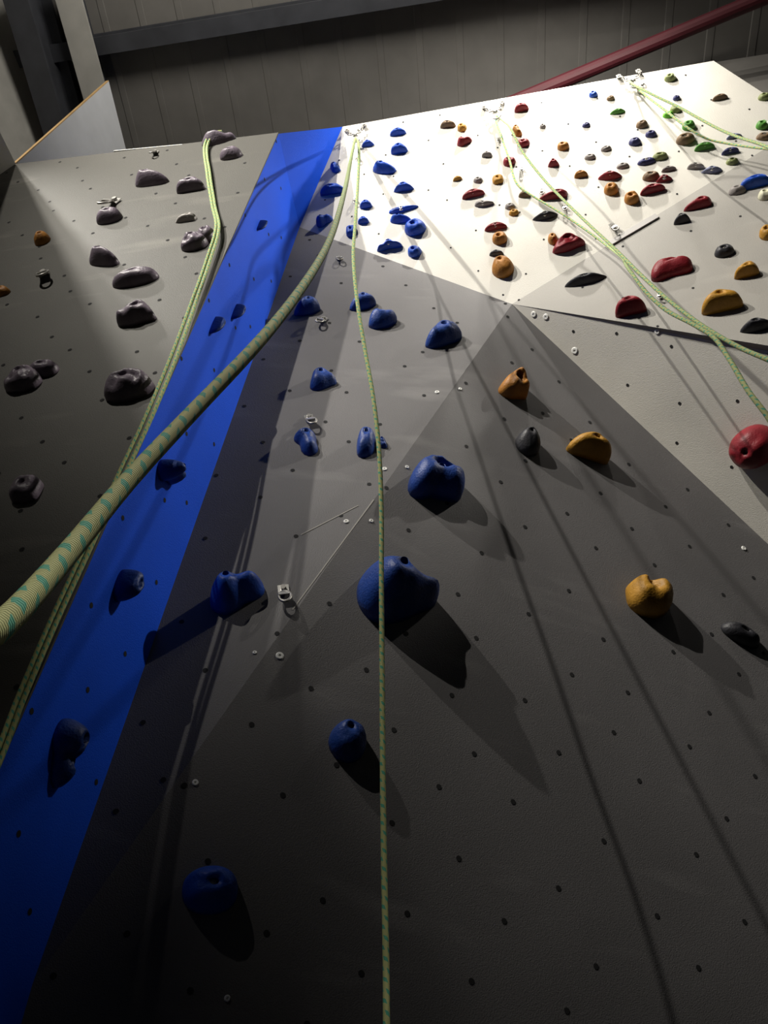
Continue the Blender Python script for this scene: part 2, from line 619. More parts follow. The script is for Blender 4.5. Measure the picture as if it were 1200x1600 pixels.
# kind: outline, relative height across (rv), relative depth (rn), profile p,q, lobes, dents (u,v,su,sv,depth), bolt hole at, tilt
KINDS = {
    'dome': dict(R=super_R(2.4), rv=.75, rn=.5, p=2.2, q=.55, hole=(0, .06)),
    'round': dict(R=super_R(2.2), rv=.95, rn=.6, p=2.4, q=.5, hole=(-.05, .0)),
    'half': dict(R=poly_R([(-.5, -.22), (.5, -.22), (.46, .02), (.3, .24), (.05, .33), (-.22, .28), (-.43, .08)]), rv=.8, rn=.5, p=2.6, q=.5, hole=(0, .05), tilt=.25),
    'halfr': dict(R=poly_R([(-.5, -.25), (.5, -.25), (.47, .1), (.22, .38), (-.05, .3), (-.35, .05)]), rv=.7, rn=.5, p=2.6, q=.5, hole=(.05, .0), tilt=.25),
    'tri': dict(R=poly_R([(-.5, -.3), (.5, -.3), (.3, .05), (.02, .42), (-.2, .2)]), rv=.8, rn=.5, p=1.7, q=.65, hole=(0, -.02)),
    'lens': dict(R=poly_R([(-.5, -.06), (-.2, -.22), (.2, -.24), (.5, -.02), (.25, .16), (0, .24), (-.25, .16)]), rv=.8, rn=.4, p=1.6, q=.7, hole=(0, .0)),
    'wedge': dict(R=poly_R([(-.48, -.4), (-.1, -.34), (.3, -.1), (.5, .18), (.3, .36), (-.05, .4), (-.3, .12)]), rv=.85, rn=.4, p=2.0, q=.55, hole=(.02, .12), tilt=.2),
    'shell': dict(R=poly_R([(-.46, -.3), (-.2, -.44), (.12, -.36), (.4, -.14), (.5, .14), (.3, .34), (-.05, .38), (-.36, .26)]), rv=.8, rn=.45, p=2.4, q=.5,
                  hole=(.0, .16), dents=[(.02, .22, .2, .13, .45)], tilt=.2),
    'chip': dict(R=poly_R([(-.4, -.5), (.0, -.4), (.34, -.1), (.5, .08), (.1, .42), (-.16, .5), (-.42, .28)]), rv=.95, rn=.42, p=2.1, q=.55, hole=(-.1, .2), tilt=.2),
    'tongue': dict(R=poly_R([(-.28, -.5), (.12, -.46), (.36, -.3), (.38, .25), (.2, .46), (-.1, .5), (-.36, .36), (-.4, .0)]), rv=1.5, rn=.6, p=2.6, q=.5, hole=(-.02, .2), tilt=.25),
    'jug': dict(R=poly_R([(-.5, -.3), (-.38, -.46), (-.1, -.3), (.2, -.3), (.44, -.3), (.5, .05), (.36, .26), (.05, .36), (-.22, .32), (-.44, .08)]), rv=.9, rn=.42, p=3.0, q=.42,
                hole=(.03, .12), dents=[(.1, .2, .26, .1, .55), (-.05, -.3, .16, .1, .3)], tilt=.45),
    'duck': dict(lobes=[(-.18, -.03, .26, .33, 1.0), (.12, -.06, .2, .2, .5), (.40, .12, .12, .17, .85)], rv=.85, rn=.5, p=2.6, q=.5,
                 hole=(-.08, .08), tilt=.2),
    'duo': dict(lobes=[(-.2, -.06, .24, .28, 1.0), (.24, .14, .2, .22, .75)], rv=.8, rn=.5, p=2.6, q=.5, hole=(-.16, .06), tilt=.2),
    'duov': dict(lobes=[(-.05, .16, .25, .24, 1.0), (.12, -.26, .18, .18, .7)], rv=1.5, rn=.5, p=2.6, q=.5, hole=(-.05, .16), dents=[(.1, -.06, .18, .05, .35)]),
    'trio': dict(lobes=[(-.27, -.12, .15, .14, .75), (.02, .1, .15, .24, 1.0), (.28, -.1, .16, .15, .75)], rv=.7, rn=.6, p=2.4, q=.5, hole=(.02, .06)),
    'knob': dict(lobes=[(-.03, .16, .26, .26, 1.0), (.12, -.28, .3, .18, .7)], rv=1.2, rn=.7, p=2.6, q=.5, hole=(0, .12)),
    'tee': dict(lobes=[(-.1, .18, .26, .22, .95), (.08, -.25, .2, .22, .9)], rv=1.2, rn=.45, p=2.4, q=.5, hole=(-.04, .16)),
    'bean': dict(lobes=[(-.24, .08, .22, .28, 1.0), (.02, .02, .2, .24, .8), (.28, -.1, .2, .2, .8)], rv=.8, rn=.5, p=2.6, q=.5, hole=(-.1, .1), dents=[(.1, .22, .14, .1, .5)], tilt=.2),
    'ledge': dict(R=poly_R([(-.5, -.16), (-.1, -.22), (.5, -.02), (.48, .12), (.1, .14), (-.2, .24), (-.48, .2)]), rv=.7, rn=.3, p=2.2, q=.5, hole=(-.1, .0)),
    'box': dict(R=super_R(4.5, .5, .46), rv=.85, rn=.45, p=4.0, q=.5, hole=(0, .05)),
    'rock': dict(R=poly_R([(-.5, -.18), (-.3, -.4), (.05, -.46), (.4, -.3), (.5, .06), (.32, .36), (-.02, .44), (-.36, .26)]), rv=.85, rn=.5, p=2.3, q=.5,
                 hole=(-.02, .1), dents=[(-.18, -.1, .12, .16, .25), (.22, -.05, .1, .2, .22)], rough=.13),
    'crag': dict(R=poly_R([(-.5, -.3), (-.1, -.4), (.3, -.22), (.5, -.28), (.36, .05), (.22, .36), (-.05, .44), (-.3, .2)]), rv=.85, rn=.55, p=1.9, q=.55,
                 hole=(.0, .12), dents=[(.05, .02, .16, .12, .3), (-.2, -.1, .1, .2, .2)], rough=.13),
    'peanut': dict(R=poly_R([(-.46, -.32), (-.2, -.46), (.16, -.44), (.46, -.2), (.48, .22), (.3, .46), (.08, .4), (-.14, .38), (-.34, .42), (-.5, .16)]), rv=.95, rn=.6, p=2.8, q=.45,
                   hole=(-.05, .14), dents=[(-.05, .24, .13, .14, .5)]),
    'onion': dict(R=super_R(2.0, .46, .5), rv=1.1, rn=.65, p=2.2, q=.5, hole=(-.08, .22)),
    'shard': dict(R=poly_R([(-.5, -.28), (-.1, -.34), (.46, -.34), (.5, .1), (.34, .34), (.1, .2)]), rv=.7, rn=.4, p=2.0, q=.55, hole=(.2, -.05)),
    'moon': dict(R=poly_R([(-.3, -.5), (.1, -.36), (.36, -.05), (.34, .26), (.05, .48), (-.26, .5), (-.34, .1)]), rv=1.6, rn=.6, p=2.4, q=.5, hole=(0, .1)),
}
_bolt_me = {}


def bolt_mesh():
    """socket cap bolt head: washer + head with a hex recess"""
    if 'm' in _bolt_me:
        return _bolt_me['m']
    V, Fc = [], []

    def ring(r, z, k=12, ph=0):
        b_ = len(V)
        for i in range(k):
            t = 2 * math.pi * i / k + ph
            V.append((r * math.cos(t), r * math.sin(t), z))
        return b_
    rs = [ring(.0135, -.006), ring(.0135, .0), ring(.0095, .0005), ring(.0085, .007), ring(.0052, .0072), ring(.0048, .002)]
    for a_, b_ in zip(rs, rs[1:]):
        for i in range(12):
            j = (i + 1) % 12
            Fc.append([a_ + i, a_ + j, b_ + j, b_ + i])
    Fc.append([rs[-1] + i for i in range(12)])
    Fc.append([rs[0] + i for i in range(12)][::-1])
    me = bpy.data.meshes.new('bolt')
    me.from_pydata(V, [], Fc)
    me.materials.append(MT['metal'])
    me.update()
    _bolt_me['m'] = me
    return me


def hold_unit(kind, seed, hole_r):
    """unit hold: returns verts (u,v,n) normalised, faces, hole point. u,v ~ +-0.5 ; n 0..1"""
    k = KINDS[kind]
    if 'lobes' in k:
        G = gfield(k['lobes'])
        R = field_R(G)
        gm = max(G(a, b) for (a, b, *_r) in k['lobes'])
    else:
        G, R = None, k['R']
    hx, hy = k['hole']
    rads = []
    for i in range(NTH):
        th = 2 * math.pi * i / NTH
        if 'lobes' in k or k['R'].__qualname__.startswith('poly_R'):
            rads.append(R(th, hx, hy))
        else:
            # superellipse is centred on the origin: march
            r = 0.0
            while r < 1.2:
                x, y = hx + r * math.cos(th), hy + r * math.sin(th)
                if math.hypot(x, y) > R(math.atan2(y, x)):
                    break
                r += .01
            rads.append(r)
    # soften corners
    for _ in range(2):
        rads = [(rads[i - 1] + 2 * rads[i] + rads[(i + 1) % NTH]) / 4 for i in range(NTH)]
    rough = k.get('rough', .07)
    ph = Vector((seed * 3.17 % 50, seed * 7.7 % 50, seed * 1.3 % 50))

    def height(u, v, t):
        h = max(0.0, 1 - t ** k['p']) ** k['q']
        if G:
            h *= 0.35 + 0.65 * min(1.0, (G(u, v) / gm)) ** .8
        for (a, b, s, tt, d) in k.get('dents', []):
            h -= d * math.exp(-(((u - a) / s) ** 2 + ((v - b) / tt) ** 2)) * min(1, 3 * (1 - t))
        h += rough * 1.6 * noise.noise(Vector((u * 3, v * 3, 0)) + ph) * min(1, 4 * (1 - t))
        h += rough * .5 * noise.noise(Vector((u * 8, v * 8, 3)) + ph) * min(1, 4 * (1 - t))
        return max(0.02 if t < .999 else 0.0, h)
    ts = [.22, .34, .46, .58, .69, .79, .87, .93, .97, 1.0]
    V = []
    hh = height(hx, hy, 0.0)
    rmin = min(rads)
    hr = min(hole_r, rmin * .3)
    tilt = k.get('tilt', 0)
    # hole: bottom centre, bottom ring, lip ring
    rings = []
    V.append((hx, hy, max(.08, hh - .38)))
    for (rr, zz) in ((hr * .95, max(.08, hh - .38)), (hr, hh - .02)):
        b_ = len(V)
        for i in range(NTH):
            th = 2 * math.pi * i / NTH
            V.append((hx + rr * math.cos(th), hy + rr * math.sin(th), zz))
        rings.append(b_)
    for t in ts:
        b_ = len(V)
        for i in range(NTH):
            th = 2 * math.pi * i / NTH
            r = hr + (rads[i] - hr) * t
            if t < 1:
                r *= 1 + .02 * noise.noise(Vector((math.cos(th) * 2, math.sin(th) * 2, t)) + ph)
            u, v = hx + r * math.cos(th), hy + r * math.sin(th)
            V.append((u, v, height(u, v, t)))
        rings.append(b_)
    Fc = [[0, rings[0] + (i + 1) % NTH, rings[0] + i][::-1] for i in range(NTH)]
    for a_, b_ in zip(rings, rings[1:]):
        for i in range(NTH):
            j = (i + 1) % NTH
            Fc.append([a_ + i, b_ + i, b_ + j, a_ + j])
    back = rings[-1]
    Fc.append([back + i for i in range(NTH)][::-1])
    V = [(u, v + tilt * n * .25, n) for (u, v, n) in V]
    hole_pt = (hx, hy + tilt * max(.08, hh - .38) * .25, max(.08, hh - .38))
    return np.array(V), Fc, hole_pt


def wall_axes(n, roll=0.0):
    n = np.asarray(n)
    v = nrm(np.array([0, 0, 1.0]) - n * n[2])
    u = np.cross(v, n)
    c, s = math.cos(math.radians(roll)), math.sin(math.radians(roll))
    return u * c + v * s, -u * s + v * c, n


def rotm(u, v, n):
    return Matrix([[u[i], v[i], n[i], 0] for i in range(3)] + [[0, 0, 0, 1]])


SEED = [0]
_vk = (proj(V_), proj(K))


def below_fold(x, y):
    (ax_, ay), (bx, by) = _vk
    return (x - ax_) * (by - ay) - (y - ay) * (bx - ax_) > 0




def hold(pl, colour, kind, cx, cy, w, h, roll, label, group=None, bolt=None, kmax=2.0):
    SEED[0] += 1
    if pl == '1' and below_fold(cx, cy + h * .3):
        pl = 'X'
    P = PLANES[pl]
    k = KINDS[kind]
    u, v, n = wall_axes(P[1], roll)
    pix = np.array([cx, cy + h * .2])
    dist = np.linalg.norm(hit(pix, P) - CAM)
    su = w / (F / dist)
    kk = 1.0
    hole_r = 0.014 / max(su, .03)
    U, Fc, hp = hold_unit(kind, SEED[0], hole_r)
    ax = np.stack([u, v, n])
    for it in range(7):
        sv, sn = su * k['rv'] * kk, su * k['rn'] * kk
        loc = hit(pix, P)
        W = loc + (U * np.array([su, sv, sn])) @ ax
        q = proj(W)
        mn, mx = q.min(0), q.max(0)
        wb, hb = mx - mn
        pix = pix + (np.array([cx, cy]) - (mn + mx) / 2)
        fw, fh = w / wb, h / hb
        su *= fw ** .8
        kk = min(kmax, max(.4, kk * (fh / fw) ** .7))
    sv, sn = su * k['rv'] * kk, su * k['rn'] * kk
    loc = hit(pix, P)
    V = U * np.array([su, sv, sn])
    V[:, 2] -= 0.002
    o = mesh_obj('climbing_hold', V, Fc, MT[colour], smooth=True)
    o.matrix_world = Matrix.Translation(Vector(loc)) @ rotm(u, v, n)
    tag(o, label, 'climbing hold', group)
    if bolt or (bolt is None and w >= 26):
        b = bpy.data.objects.new('bolt', bolt_mesh())
        COL.objects.link(b)
        b.parent = o
        s = min(1.0, su * min(.3, hole_r) / .0145)
        b.location = (hp[0] * su, hp[1] * sv, hp[2] * sn + .001)
        b.scale = (s, s, s)
    return o


G_T = 'purple holds on the left grey wall'
G_B = 'blue holds on the blue side wall'
G_1 = 'blue holds on the dark grey wall'
G_U = 'blue holds on the bright upper wall'
G_M = 'mixed holds on the bright upper wall'
G_R = 'holds on the right wedge panel'
G_O = 'orange and black holds on the dark grey wall'
HOLDS = [
    # left grey wall
    ('L', 'purple', 'duck', 342, 216, 54, 27, 0, 'long dusty purple hold on the top edge of the left wall, with rope over it', G_T),
    ('L', 'purple', 'dome', 361, 239, 36, 24, 0, 'small round purple hold just below the hold on the top edge', G_T),
    ('L', 'purple', 'bean', 238, 278, 54, 30, 0, 'flattened purple hold with a pale top, left of the hold beside the rope', G_T),
    ('L', 'purple', 'half', 298, 289, 46, 28, 0, 'purple half-dome hold touching the left of the doubled rope near the top', G_T),
    ('L', 'purple', 'dome', 171, 337, 42, 29, 0, 'round purple hold right under the upper metal bolt hanger on left wall', G_T),
    ('L', 'pale_grey', 'shard', 291, 340, 34, 18, 0, 'small pale grey pointed hold, above the pair of purple holds by the rope', G_T),
    ('L', 'purple', 'rock', 304, 377, 44, 33, 0, 'lower front purple hold of the touching pair at the bend of the rope', G_T),
    ('L', 'purple', 'dome', 323, 366, 30, 30, 0, 'upper back purple hold of the touching pair at the bend of the rope', G_T),
    ('L', 'purple', 'bean', 163, 400, 48, 34, -15, 'hooked purple hold with a notch in its top, above the long loaf-shaped hold', G_T),
    ('L', 'purple', 'dome', 212, 433, 74, 36, 6, 'long loaf-shaped purple hold with one bright bolt near its left end', G_T),
    ('L', 'purple', 'crag', 213, 489, 64, 44, 0, 'angular purple hold with a ridge, below the long loaf-shaped hold', G_T),
    ('L', 'purple', 'rock', 36, 592, 62, 46, 0, 'front dark purple hold of the overlapping pair near the left photo edge', G_T),
    ('L', 'purple', 'dome', 69, 576, 48, 31, 0, 'rear dark purple disc of the overlapping pair near the left photo edge', G_T),
    ('L', 'purple', 'rock', 202, 602, 80, 56, 5, 'largest purple boulder hold, beside the rope with a shiny bolt', G_T),
    ('L', 'purple', 'box', 41, 764, 56, 46, 0, 'squarish black-purple hold with a gleaming bolt, lowest on the left wall', G_T),
    ('L', 'orange', 'dome', 66, 372, 27, 25, 0, 'upper small ochre hold in the shaded part of the left grey wall', 'ochre holds on the left grey wall'),
    ('L', 'orange', 'dome', 1, 455, 32, 20, 0, 'lower small ochre hold cut by the left photo edge', 'ochre holds on the left grey wall'),
    # blue side wall
    ('B', 'blue', 'moon', 410, 352, 18, 30, 0, 'topmost small dark blue half-moon hold on the blue side wall', G_B),
    ('B', 'blue', 'moon', 340, 508, 27, 44, 0, 'left of two dark blue half-moon holds side by side on the blue side wall', G_B),
    ('B', 'blue', 'moon', 373, 487, 24, 33, 0, 'right of two dark blue half-moon holds side by side on the blue side wall', G_B),
    ('B', 'blue', 'duo', 268, 738, 44, 44, 0, 'curled dark blue hold under the thick rope on the blue side wall', G_B),
    ('B', 'blue', 'round', 203, 915, 49, 62, 0, 'smooth egg-shaped blue hold halfway down the blue side wall', G_B),
    ('B', 'blue', 'duov', 110, 1177, 66, 108, 0, 'large lumpy two-part blue hold, lowest on the blue side wall', G_B),
    # dark grey wall, blue
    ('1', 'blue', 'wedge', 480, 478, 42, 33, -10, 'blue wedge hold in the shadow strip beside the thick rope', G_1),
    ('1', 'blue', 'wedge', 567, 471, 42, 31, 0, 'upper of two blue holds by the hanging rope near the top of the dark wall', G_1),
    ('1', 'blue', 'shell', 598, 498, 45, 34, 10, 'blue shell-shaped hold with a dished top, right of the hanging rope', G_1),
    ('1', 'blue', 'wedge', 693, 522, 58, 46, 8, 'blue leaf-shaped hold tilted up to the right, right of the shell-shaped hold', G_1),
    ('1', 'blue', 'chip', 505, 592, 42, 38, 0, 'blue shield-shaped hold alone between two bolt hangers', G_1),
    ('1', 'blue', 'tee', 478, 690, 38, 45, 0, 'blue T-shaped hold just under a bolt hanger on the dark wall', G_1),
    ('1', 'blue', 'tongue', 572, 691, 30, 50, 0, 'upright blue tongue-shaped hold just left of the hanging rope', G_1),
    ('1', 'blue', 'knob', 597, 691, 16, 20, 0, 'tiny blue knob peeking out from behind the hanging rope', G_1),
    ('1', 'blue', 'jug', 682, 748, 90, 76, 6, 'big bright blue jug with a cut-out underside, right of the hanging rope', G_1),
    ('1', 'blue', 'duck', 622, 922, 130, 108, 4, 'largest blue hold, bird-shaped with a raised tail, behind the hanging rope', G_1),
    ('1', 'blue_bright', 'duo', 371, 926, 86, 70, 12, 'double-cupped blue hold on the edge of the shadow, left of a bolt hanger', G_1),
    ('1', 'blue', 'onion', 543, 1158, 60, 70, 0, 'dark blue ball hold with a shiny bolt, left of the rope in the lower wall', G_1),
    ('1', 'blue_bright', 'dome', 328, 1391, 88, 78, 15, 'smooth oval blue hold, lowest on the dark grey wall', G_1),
    # dark grey wall, others
    ('1', 'orange', 'crag', 803, 599, 50, 52, 0, 'topmost ochre hold on the dark grey wall, lumpy and ridged', G_O),
    ('1', 'black', 'onion', 825, 690, 40, 48, 0, 'small black onion-shaped hold with a bolt, between two ochre holds', G_O),
    ('1', 'yellow', 'half', 920, 700, 72, 52, 0, 'mustard half-dome hold close to the pale lower panel', G_O),
    ('1', 'yellow', 'peanut', 1015, 932, 76, 70, 0, 'big mustard hold with a notched top and deep bolt hole', G_O),
    ('1', 'black', 'dome', 1157, 992, 62, 42, -12, 'flat black hold with a bright bolt near the right photo edge', G_O),
    # pale panel and wedge
    ('4', 'red', 'round', 1178, 698, 80, 70, 0, 'large red hold alone on the pale lower panel', 'red holds at right'),
    ('R', 'black', 'lens', 915, 437, 66, 24, 0, 'black pointed lens hold at the left of the wedge panel', G_R),
    ('R', 'red', 'half', 986, 479, 50, 36, 0, 'dark red half-dome sitting on the bottom edge of the wedge panel', G_R),
    ('R', 'red', 'jug', 1050, 420, 66, 42, 0, 'largest red hold of the wedge panel, right of the ropes', G_R),
    ('R', 'yellow', 'half', 1129, 472, 66, 42, 0, 'big mustard half-dome with a dark bolt hole, beside the ropes', G_R),
    ('R', 'black', 'lens', 1182, 508, 52, 25, 0, 'flat black hold under the big mustard half-dome', G_R),
    ('R', 'yellow', 'halfr', 1167, 422, 40, 30, 0, 'middle-sized mustard hold above the big mustard half-dome', G_R),
    ('R', 'black', 'dome', 1132, 392, 32, 23, 0, 'small black oval hold right above the largest red hold of the panel', G_R),
    ('R', 'red', 'shard', 1090, 318, 44, 26, 0, 'red wedge hold rising to the right near the panel top', G_R),
    ('R', 'black', 'tri', 1066, 342, 27, 20, 0, 'small black pointed hold tucked under the red wedge hold', G_R),
    ('R', 'blue_bright', 'half', 1181, 285, 52, 28, 0, 'bright blue half-dome alone at the right photo edge', G_R),
    ('R', 'grey', 'dome', 1152, 297, 28, 18, 0, 'grey oval hold at the left of the bright blue half-dome', G_R),
    ('R', 'cream', 'dome', 1196, 304, 24, 20, 0, 'cream hold under the bright blue half-dome at the right photo edge', G_R),
    ('R', 'yellow', 'round', 1199, 363, 26, 26, 0, 'mustard hold cut by the right photo edge below the blue half-dome', G_R),
    # bright wall, blue group
    ('2', 'blue_bright', 'half', 622, 206, 26, 15, 0, 'topmost blue hold on the bright wall, a flat half-dome', G_U),
    ('2', 'blue_bright', 'half', 624, 232, 27, 20, 0, 'second blue half-dome from the top, taller than the one above it', G_U),
    ('2', 'blue_bright', 'tri', 575, 224, 20, 13, 0, 'small blue triangular hold right beside the left rope anchor', G_U),
    ('2', 'blue_bright', 'bean', 601, 261, 37, 22, -8, 'blue fish-like hold sloping down to the right on the bright wall', G_U),
    ('2', 'blue_bright', 'knob', 524, 261, 17, 18, 0, 'small blue knob on a foot, nearest the blue triangular panel', G_U),
    ('2', 'blue_bright', 'half', 520, 296, 40, 21, 0, 'wide blue half-dome near the blue triangular panel', G_U),
    ('2', 'blue_bright', 'half', 572, 319, 20, 16, 0, 'blue half-dome just right of the hanging rope, halfway up the bright wall', G_U),
    ('2', 'blue_bright', 'tri', 631, 292, 32, 18, 0, 'blue peaked hold above the cluster of three blue holds', G_U),
    ('2', 'blue_bright', 'ledge', 631, 327, 47, 14, 4, 'long thin blue ledge hold at the top of the blue cluster', G_U),
    ('2', 'blue_bright', 'bean', 626, 341, 33, 17, 0, 'middle blue hold of the cluster, under the thin ledge', G_U),
    ('2', 'blue_bright', 'round', 649, 355, 34, 29, 0, 'big round blue ball at the lower right of the blue cluster', G_U),
    ('2', 'blue_bright', 'half', 568, 344, 18, 14, 0, 'small blue half-dome behind the hanging rope', G_U),
    ('2', 'blue_bright', 'box', 549, 361, 17, 20, 0, 'blue blocky hold in the shade left of the hanging rope', G_U),
    ('2', 'blue_bright', 'duo', 507, 345, 27, 22, 0, 'blue two-lobed hold at the lower left corner of the bright wall', G_U),
    ('2', 'blue_bright', 'trio', 609, 383, 40, 21, 4, 'blue crown-like hold with three bumps near the wall bottom', G_U),
    ('2', 'blue_bright', 'round', 648, 393, 22, 20, 0, 'small blue dome right of the crown-like hold, lowest blue one', G_U),
]
MIX = [
    ('brown', 'half', 700, 194, 25, 14, 'brown-grey half-dome left of the small yellow hold at the wall top'),
    ('yellow', 'round', 722, 199, 15, 15, 'small yellow hold directly above a red one, left of the middle anchor'),
    ('red', 'duo', 726, 221, 24, 17, 'red two-lobed hold directly below the small yellow hold at the top'),
    ('grey', 'half', 761, 241, 17, 11, 'lone small grey hold below the middle anchor'),
    ('red', 'round', 796, 252, 20, 17, 'small red hold on the thin rope below the middle anchor'),
    ('red', 'half', 815, 168, 23, 17, 'red half-dome right of the middle anchor, highest red one'),
    ('orange', 'knob', 808, 204, 16, 20, 'orange hold leaning on a red one beside the middle ropes'),
    ('red', 'round', 818, 223, 20, 16, 'red hold directly under the leaning orange one beside the middle ropes'),
    ('grey', 'dome', 848, 197, 10, 9, 'tiny grey foothold alone right of the leaning orange hold'),
    ('red', 'tri', 865, 254, 18, 15, 'small red peaked hold below a round orange one'),
    ('orange', 'round', 880, 228, 19, 16, 'round orange hold above the small red peaked hold'),
    ('navy', 'dome', 916, 195, 13, 10, 'tiny navy hold below the bright blue one near the top'),
    ('blue_bright', 'round', 927, 147, 14, 12, 'bright blue small hold nearest the top edge, left of right anchor'),
    ('brown', 'dome', 954, 153, 13, 10, 'tiny brown hold right of the bright blue one at the top'),
    ('green', 'lens', 965, 174, 25, 11, 'flat green hold under the tiny brown one, left of the right ropes'),
    ('grey', 'dome', 947, 232, 17, 11, 'upper right of two small grey footholds left of the navy hold'),
    ('grey', 'dome', 922, 245, 18, 11, 'lower left of two small grey footholds left of the navy hold'),
    ('grey', 'dome', 973, 259, 20, 11, 'small grey hold just above the flat wide red hold'),
    ('navy', 'dome', 992, 221, 20, 15, 'navy dome left below the brown and navy pair'),
    ('orange', 'half', 908, 272, 22, 14, 'ochre half-dome left of the flat wide red hold'),
    ('red', 'lens', 953, 274, 38, 16, 'flat wide red hold with an ochre one right below it'),
    ('brown', 'dome', 1003, 194, 19, 15, 'brown hold touching the navy one below it, under the right ropes'),
    ('navy', 'dome', 1017, 209, 18, 13, 'navy hold touching the brown one above it, under the right ropes'),
    ('yellow', 'half', 715, 279, 15, 10, 'small yellow foothold left of a grey one and a square yellow one'),
    ('grey', 'dome', 747, 281, 15, 11, 'small grey foothold between the small yellow and the square yellow holds'),
    ('yellow', 'box', 778, 280, 18, 17, 'square yellow hold left of the thin rope'),
    ('red', 'half', 740, 303, 36, 18, 'wide red half-dome below the small yellow foothold'),
    ('grey', 'ledge', 757, 318, 31, 11, 'long grey ledge below the wide red half-dome'),
    ('grey', 'dome', 797, 322, 16, 12, 'grey hold sitting on a small yellow one, right of the grey ledge'),
    ('yellow', 'dome', 803, 332, 16, 12, 'small yellow hold under a grey one, right of the grey ledge'),
    ('red', 'half', 775, 354, 36, 16, 'wide red hold capping a mustard one'),
    ('orange', 'round', 781, 372, 24, 22, 'mustard ball under the wide red cap'),
    ('black', 'half', 776, 395, 23, 11, 'dark grey cap resting on the tall ochre hold'),
    ('orange', 'onion', 786, 417, 35, 37, 'tall ochre thimble-shaped hold, lowest on the bright wall'),
    ('brown', 'half', 820, 303, 20, 12, 'brown-orange hold on the thin rope, left of the crossed red hold'),
    ('red', 'shard', 864, 304, 46, 20, 'long red hold crossed by the thick ropes'),
    ('black', 'lens', 852, 337, 40, 16, 'dark pointed hold left of the ropes, above the big red hold'),
    ('red', 'crag', 889, 380, 52, 34, 'big red angular hold with a small point, left of the ropes'),
    ('orange', 'dome', 864, 373, 16, 20, 'ochre bit showing at the left of the big red angular hold'),
    ('orange', 'round', 955, 295, 23, 22, 'ochre ball straight below the flat wide red hold'),
    ('orange', 'round', 987, 309, 24, 23, 'ochre ball touching a dark red hold at its right'),
    ('red', 'half', 1020, 296, 40, 20, 'dark red half-dome touching an ochre ball at its left'),
    ('brown', 'dome', 1017, 275, 27, 17, 'brown-orange hold above the dark red half-dome'),
    ('red', 'tri', 1038, 279, 26, 14, 'red pointed hold at the right of the brown-orange one'),
    ('navy', 'dome', 1010, 252, 29, 14, 'dark navy hold above the brown-orange one'),
    ('olive', 'dome', 1031, 244, 25, 15, 'olive grey hold right above the dark navy one'),
    ('grey', 'half', 1045, 264, 24, 11, 'light grey hold above the red pointed hold'),
    ('pale_grey', 'half', 1087, 259, 28, 12, 'pale grey hold touching the slate one at its right'),
    ('slate', 'lens', 1112, 265, 33, 13, 'slate blue hold touching the pale grey one at its left'),
    ('navy', 'half', 1141, 236, 28, 14, 'navy half-dome with a small olive hold beneath, near right edge'),
    ('slate', 'half', 1147, 213, 25, 11, 'pale slate hold just under the far right rope'),
    ('olive', 'dome', 1144, 252, 20, 13, 'small olive hold beneath the navy half-dome'),
    ('brown', 'round', 1071, 217, 30, 21, 'big brown round hold left of the dark green one'),
    ('green', 'half', 1101, 229, 33, 16, 'dark green half-dome right of the big brown one'),
    ('green', 'round', 1076, 196, 21, 18, 'green ball on the lower right rope'),
    ('lime', 'dome', 1044, 179, 18, 12, 'bright lime green hold on the lower right rope'),
    ('olive', 'dome', 1055, 170, 17, 14, 'dark olive hold right above the bright lime one'),
    ('navy', 'dome', 1057, 153, 12, 10, 'tiny navy hold above the far right ropes'),
    ('olive', 'round', 1047, 121, 19, 15, 'olive hold nearest the top edge, right of the right anchor'),
    ('brown', 'half', 1125, 152, 25, 13, 'lone brown half-dome near the slanted right end of the bright wall'),
    ('olive', 'dome', 1194, 151, 20, 14, 'olive hold at the right photo edge, highest of three there'),
    ('green', 'round', 1191, 195, 21, 17, 'dark green hold at the right photo edge, middle of three there'),
    ('brown', 'dome', 1194, 213, 26, 14, 'brown hold at the right photo edge, lowest of three there'),
]
for r in HOLDS:
    hold(*r)
for (c_, k_, x, y, w, h, lab) in MIX:
    hold('2' if (x < 1150 or y < 220) else 'R', c_, k_, x, y, w, h, random.Random(x * 7 + y).uniform(-8, 8), lab, G_M)

# ------------------------------------------------------------------ bolt hangers, washers, anchors


def torus(R, r, ca, ua, va, na, k=20, j=8, squash=1.0):
    V, Fc = [], []
    for i in range(k):
        t = 2 * math.pi * i / k
        for q in range(j):
            p = 2 * math.pi * q / j
            V.append(ca + (ua * math.cos(t) + va * math.sin(t) * squash) * (R + r * math.cos(p)) + na * r * math.sin(p))
    for i in range(k):
        for q in range(j):
            Fc.append([i * j + q, ((i + 1) % k) * j + q, ((i + 1) % k) * j + (q + 1) % j, i * j + (q + 1) % j])
    return V, Fc


EX, EY, EZ = np.eye(3)


def cyl_geo(c, ax, r, h, k=12):
    a = nrm(np.cross(ax, [.3, .9, .2]))
    b = np.cross(ax, a)
    V = []
    for z in (0, h):
        for i in range(k):
            t = 2 * math.pi * i / k
            V.append(c + ax * z + (a * math.cos(t) + b * math.sin(t)) * r)
    Fc = [list(range(k))[::-1], list(range(k, 2 * k))] + [[i, (i + 1) % k, (i + 1) % k + k, i + k] for i in range(k)]
    return V, Fc


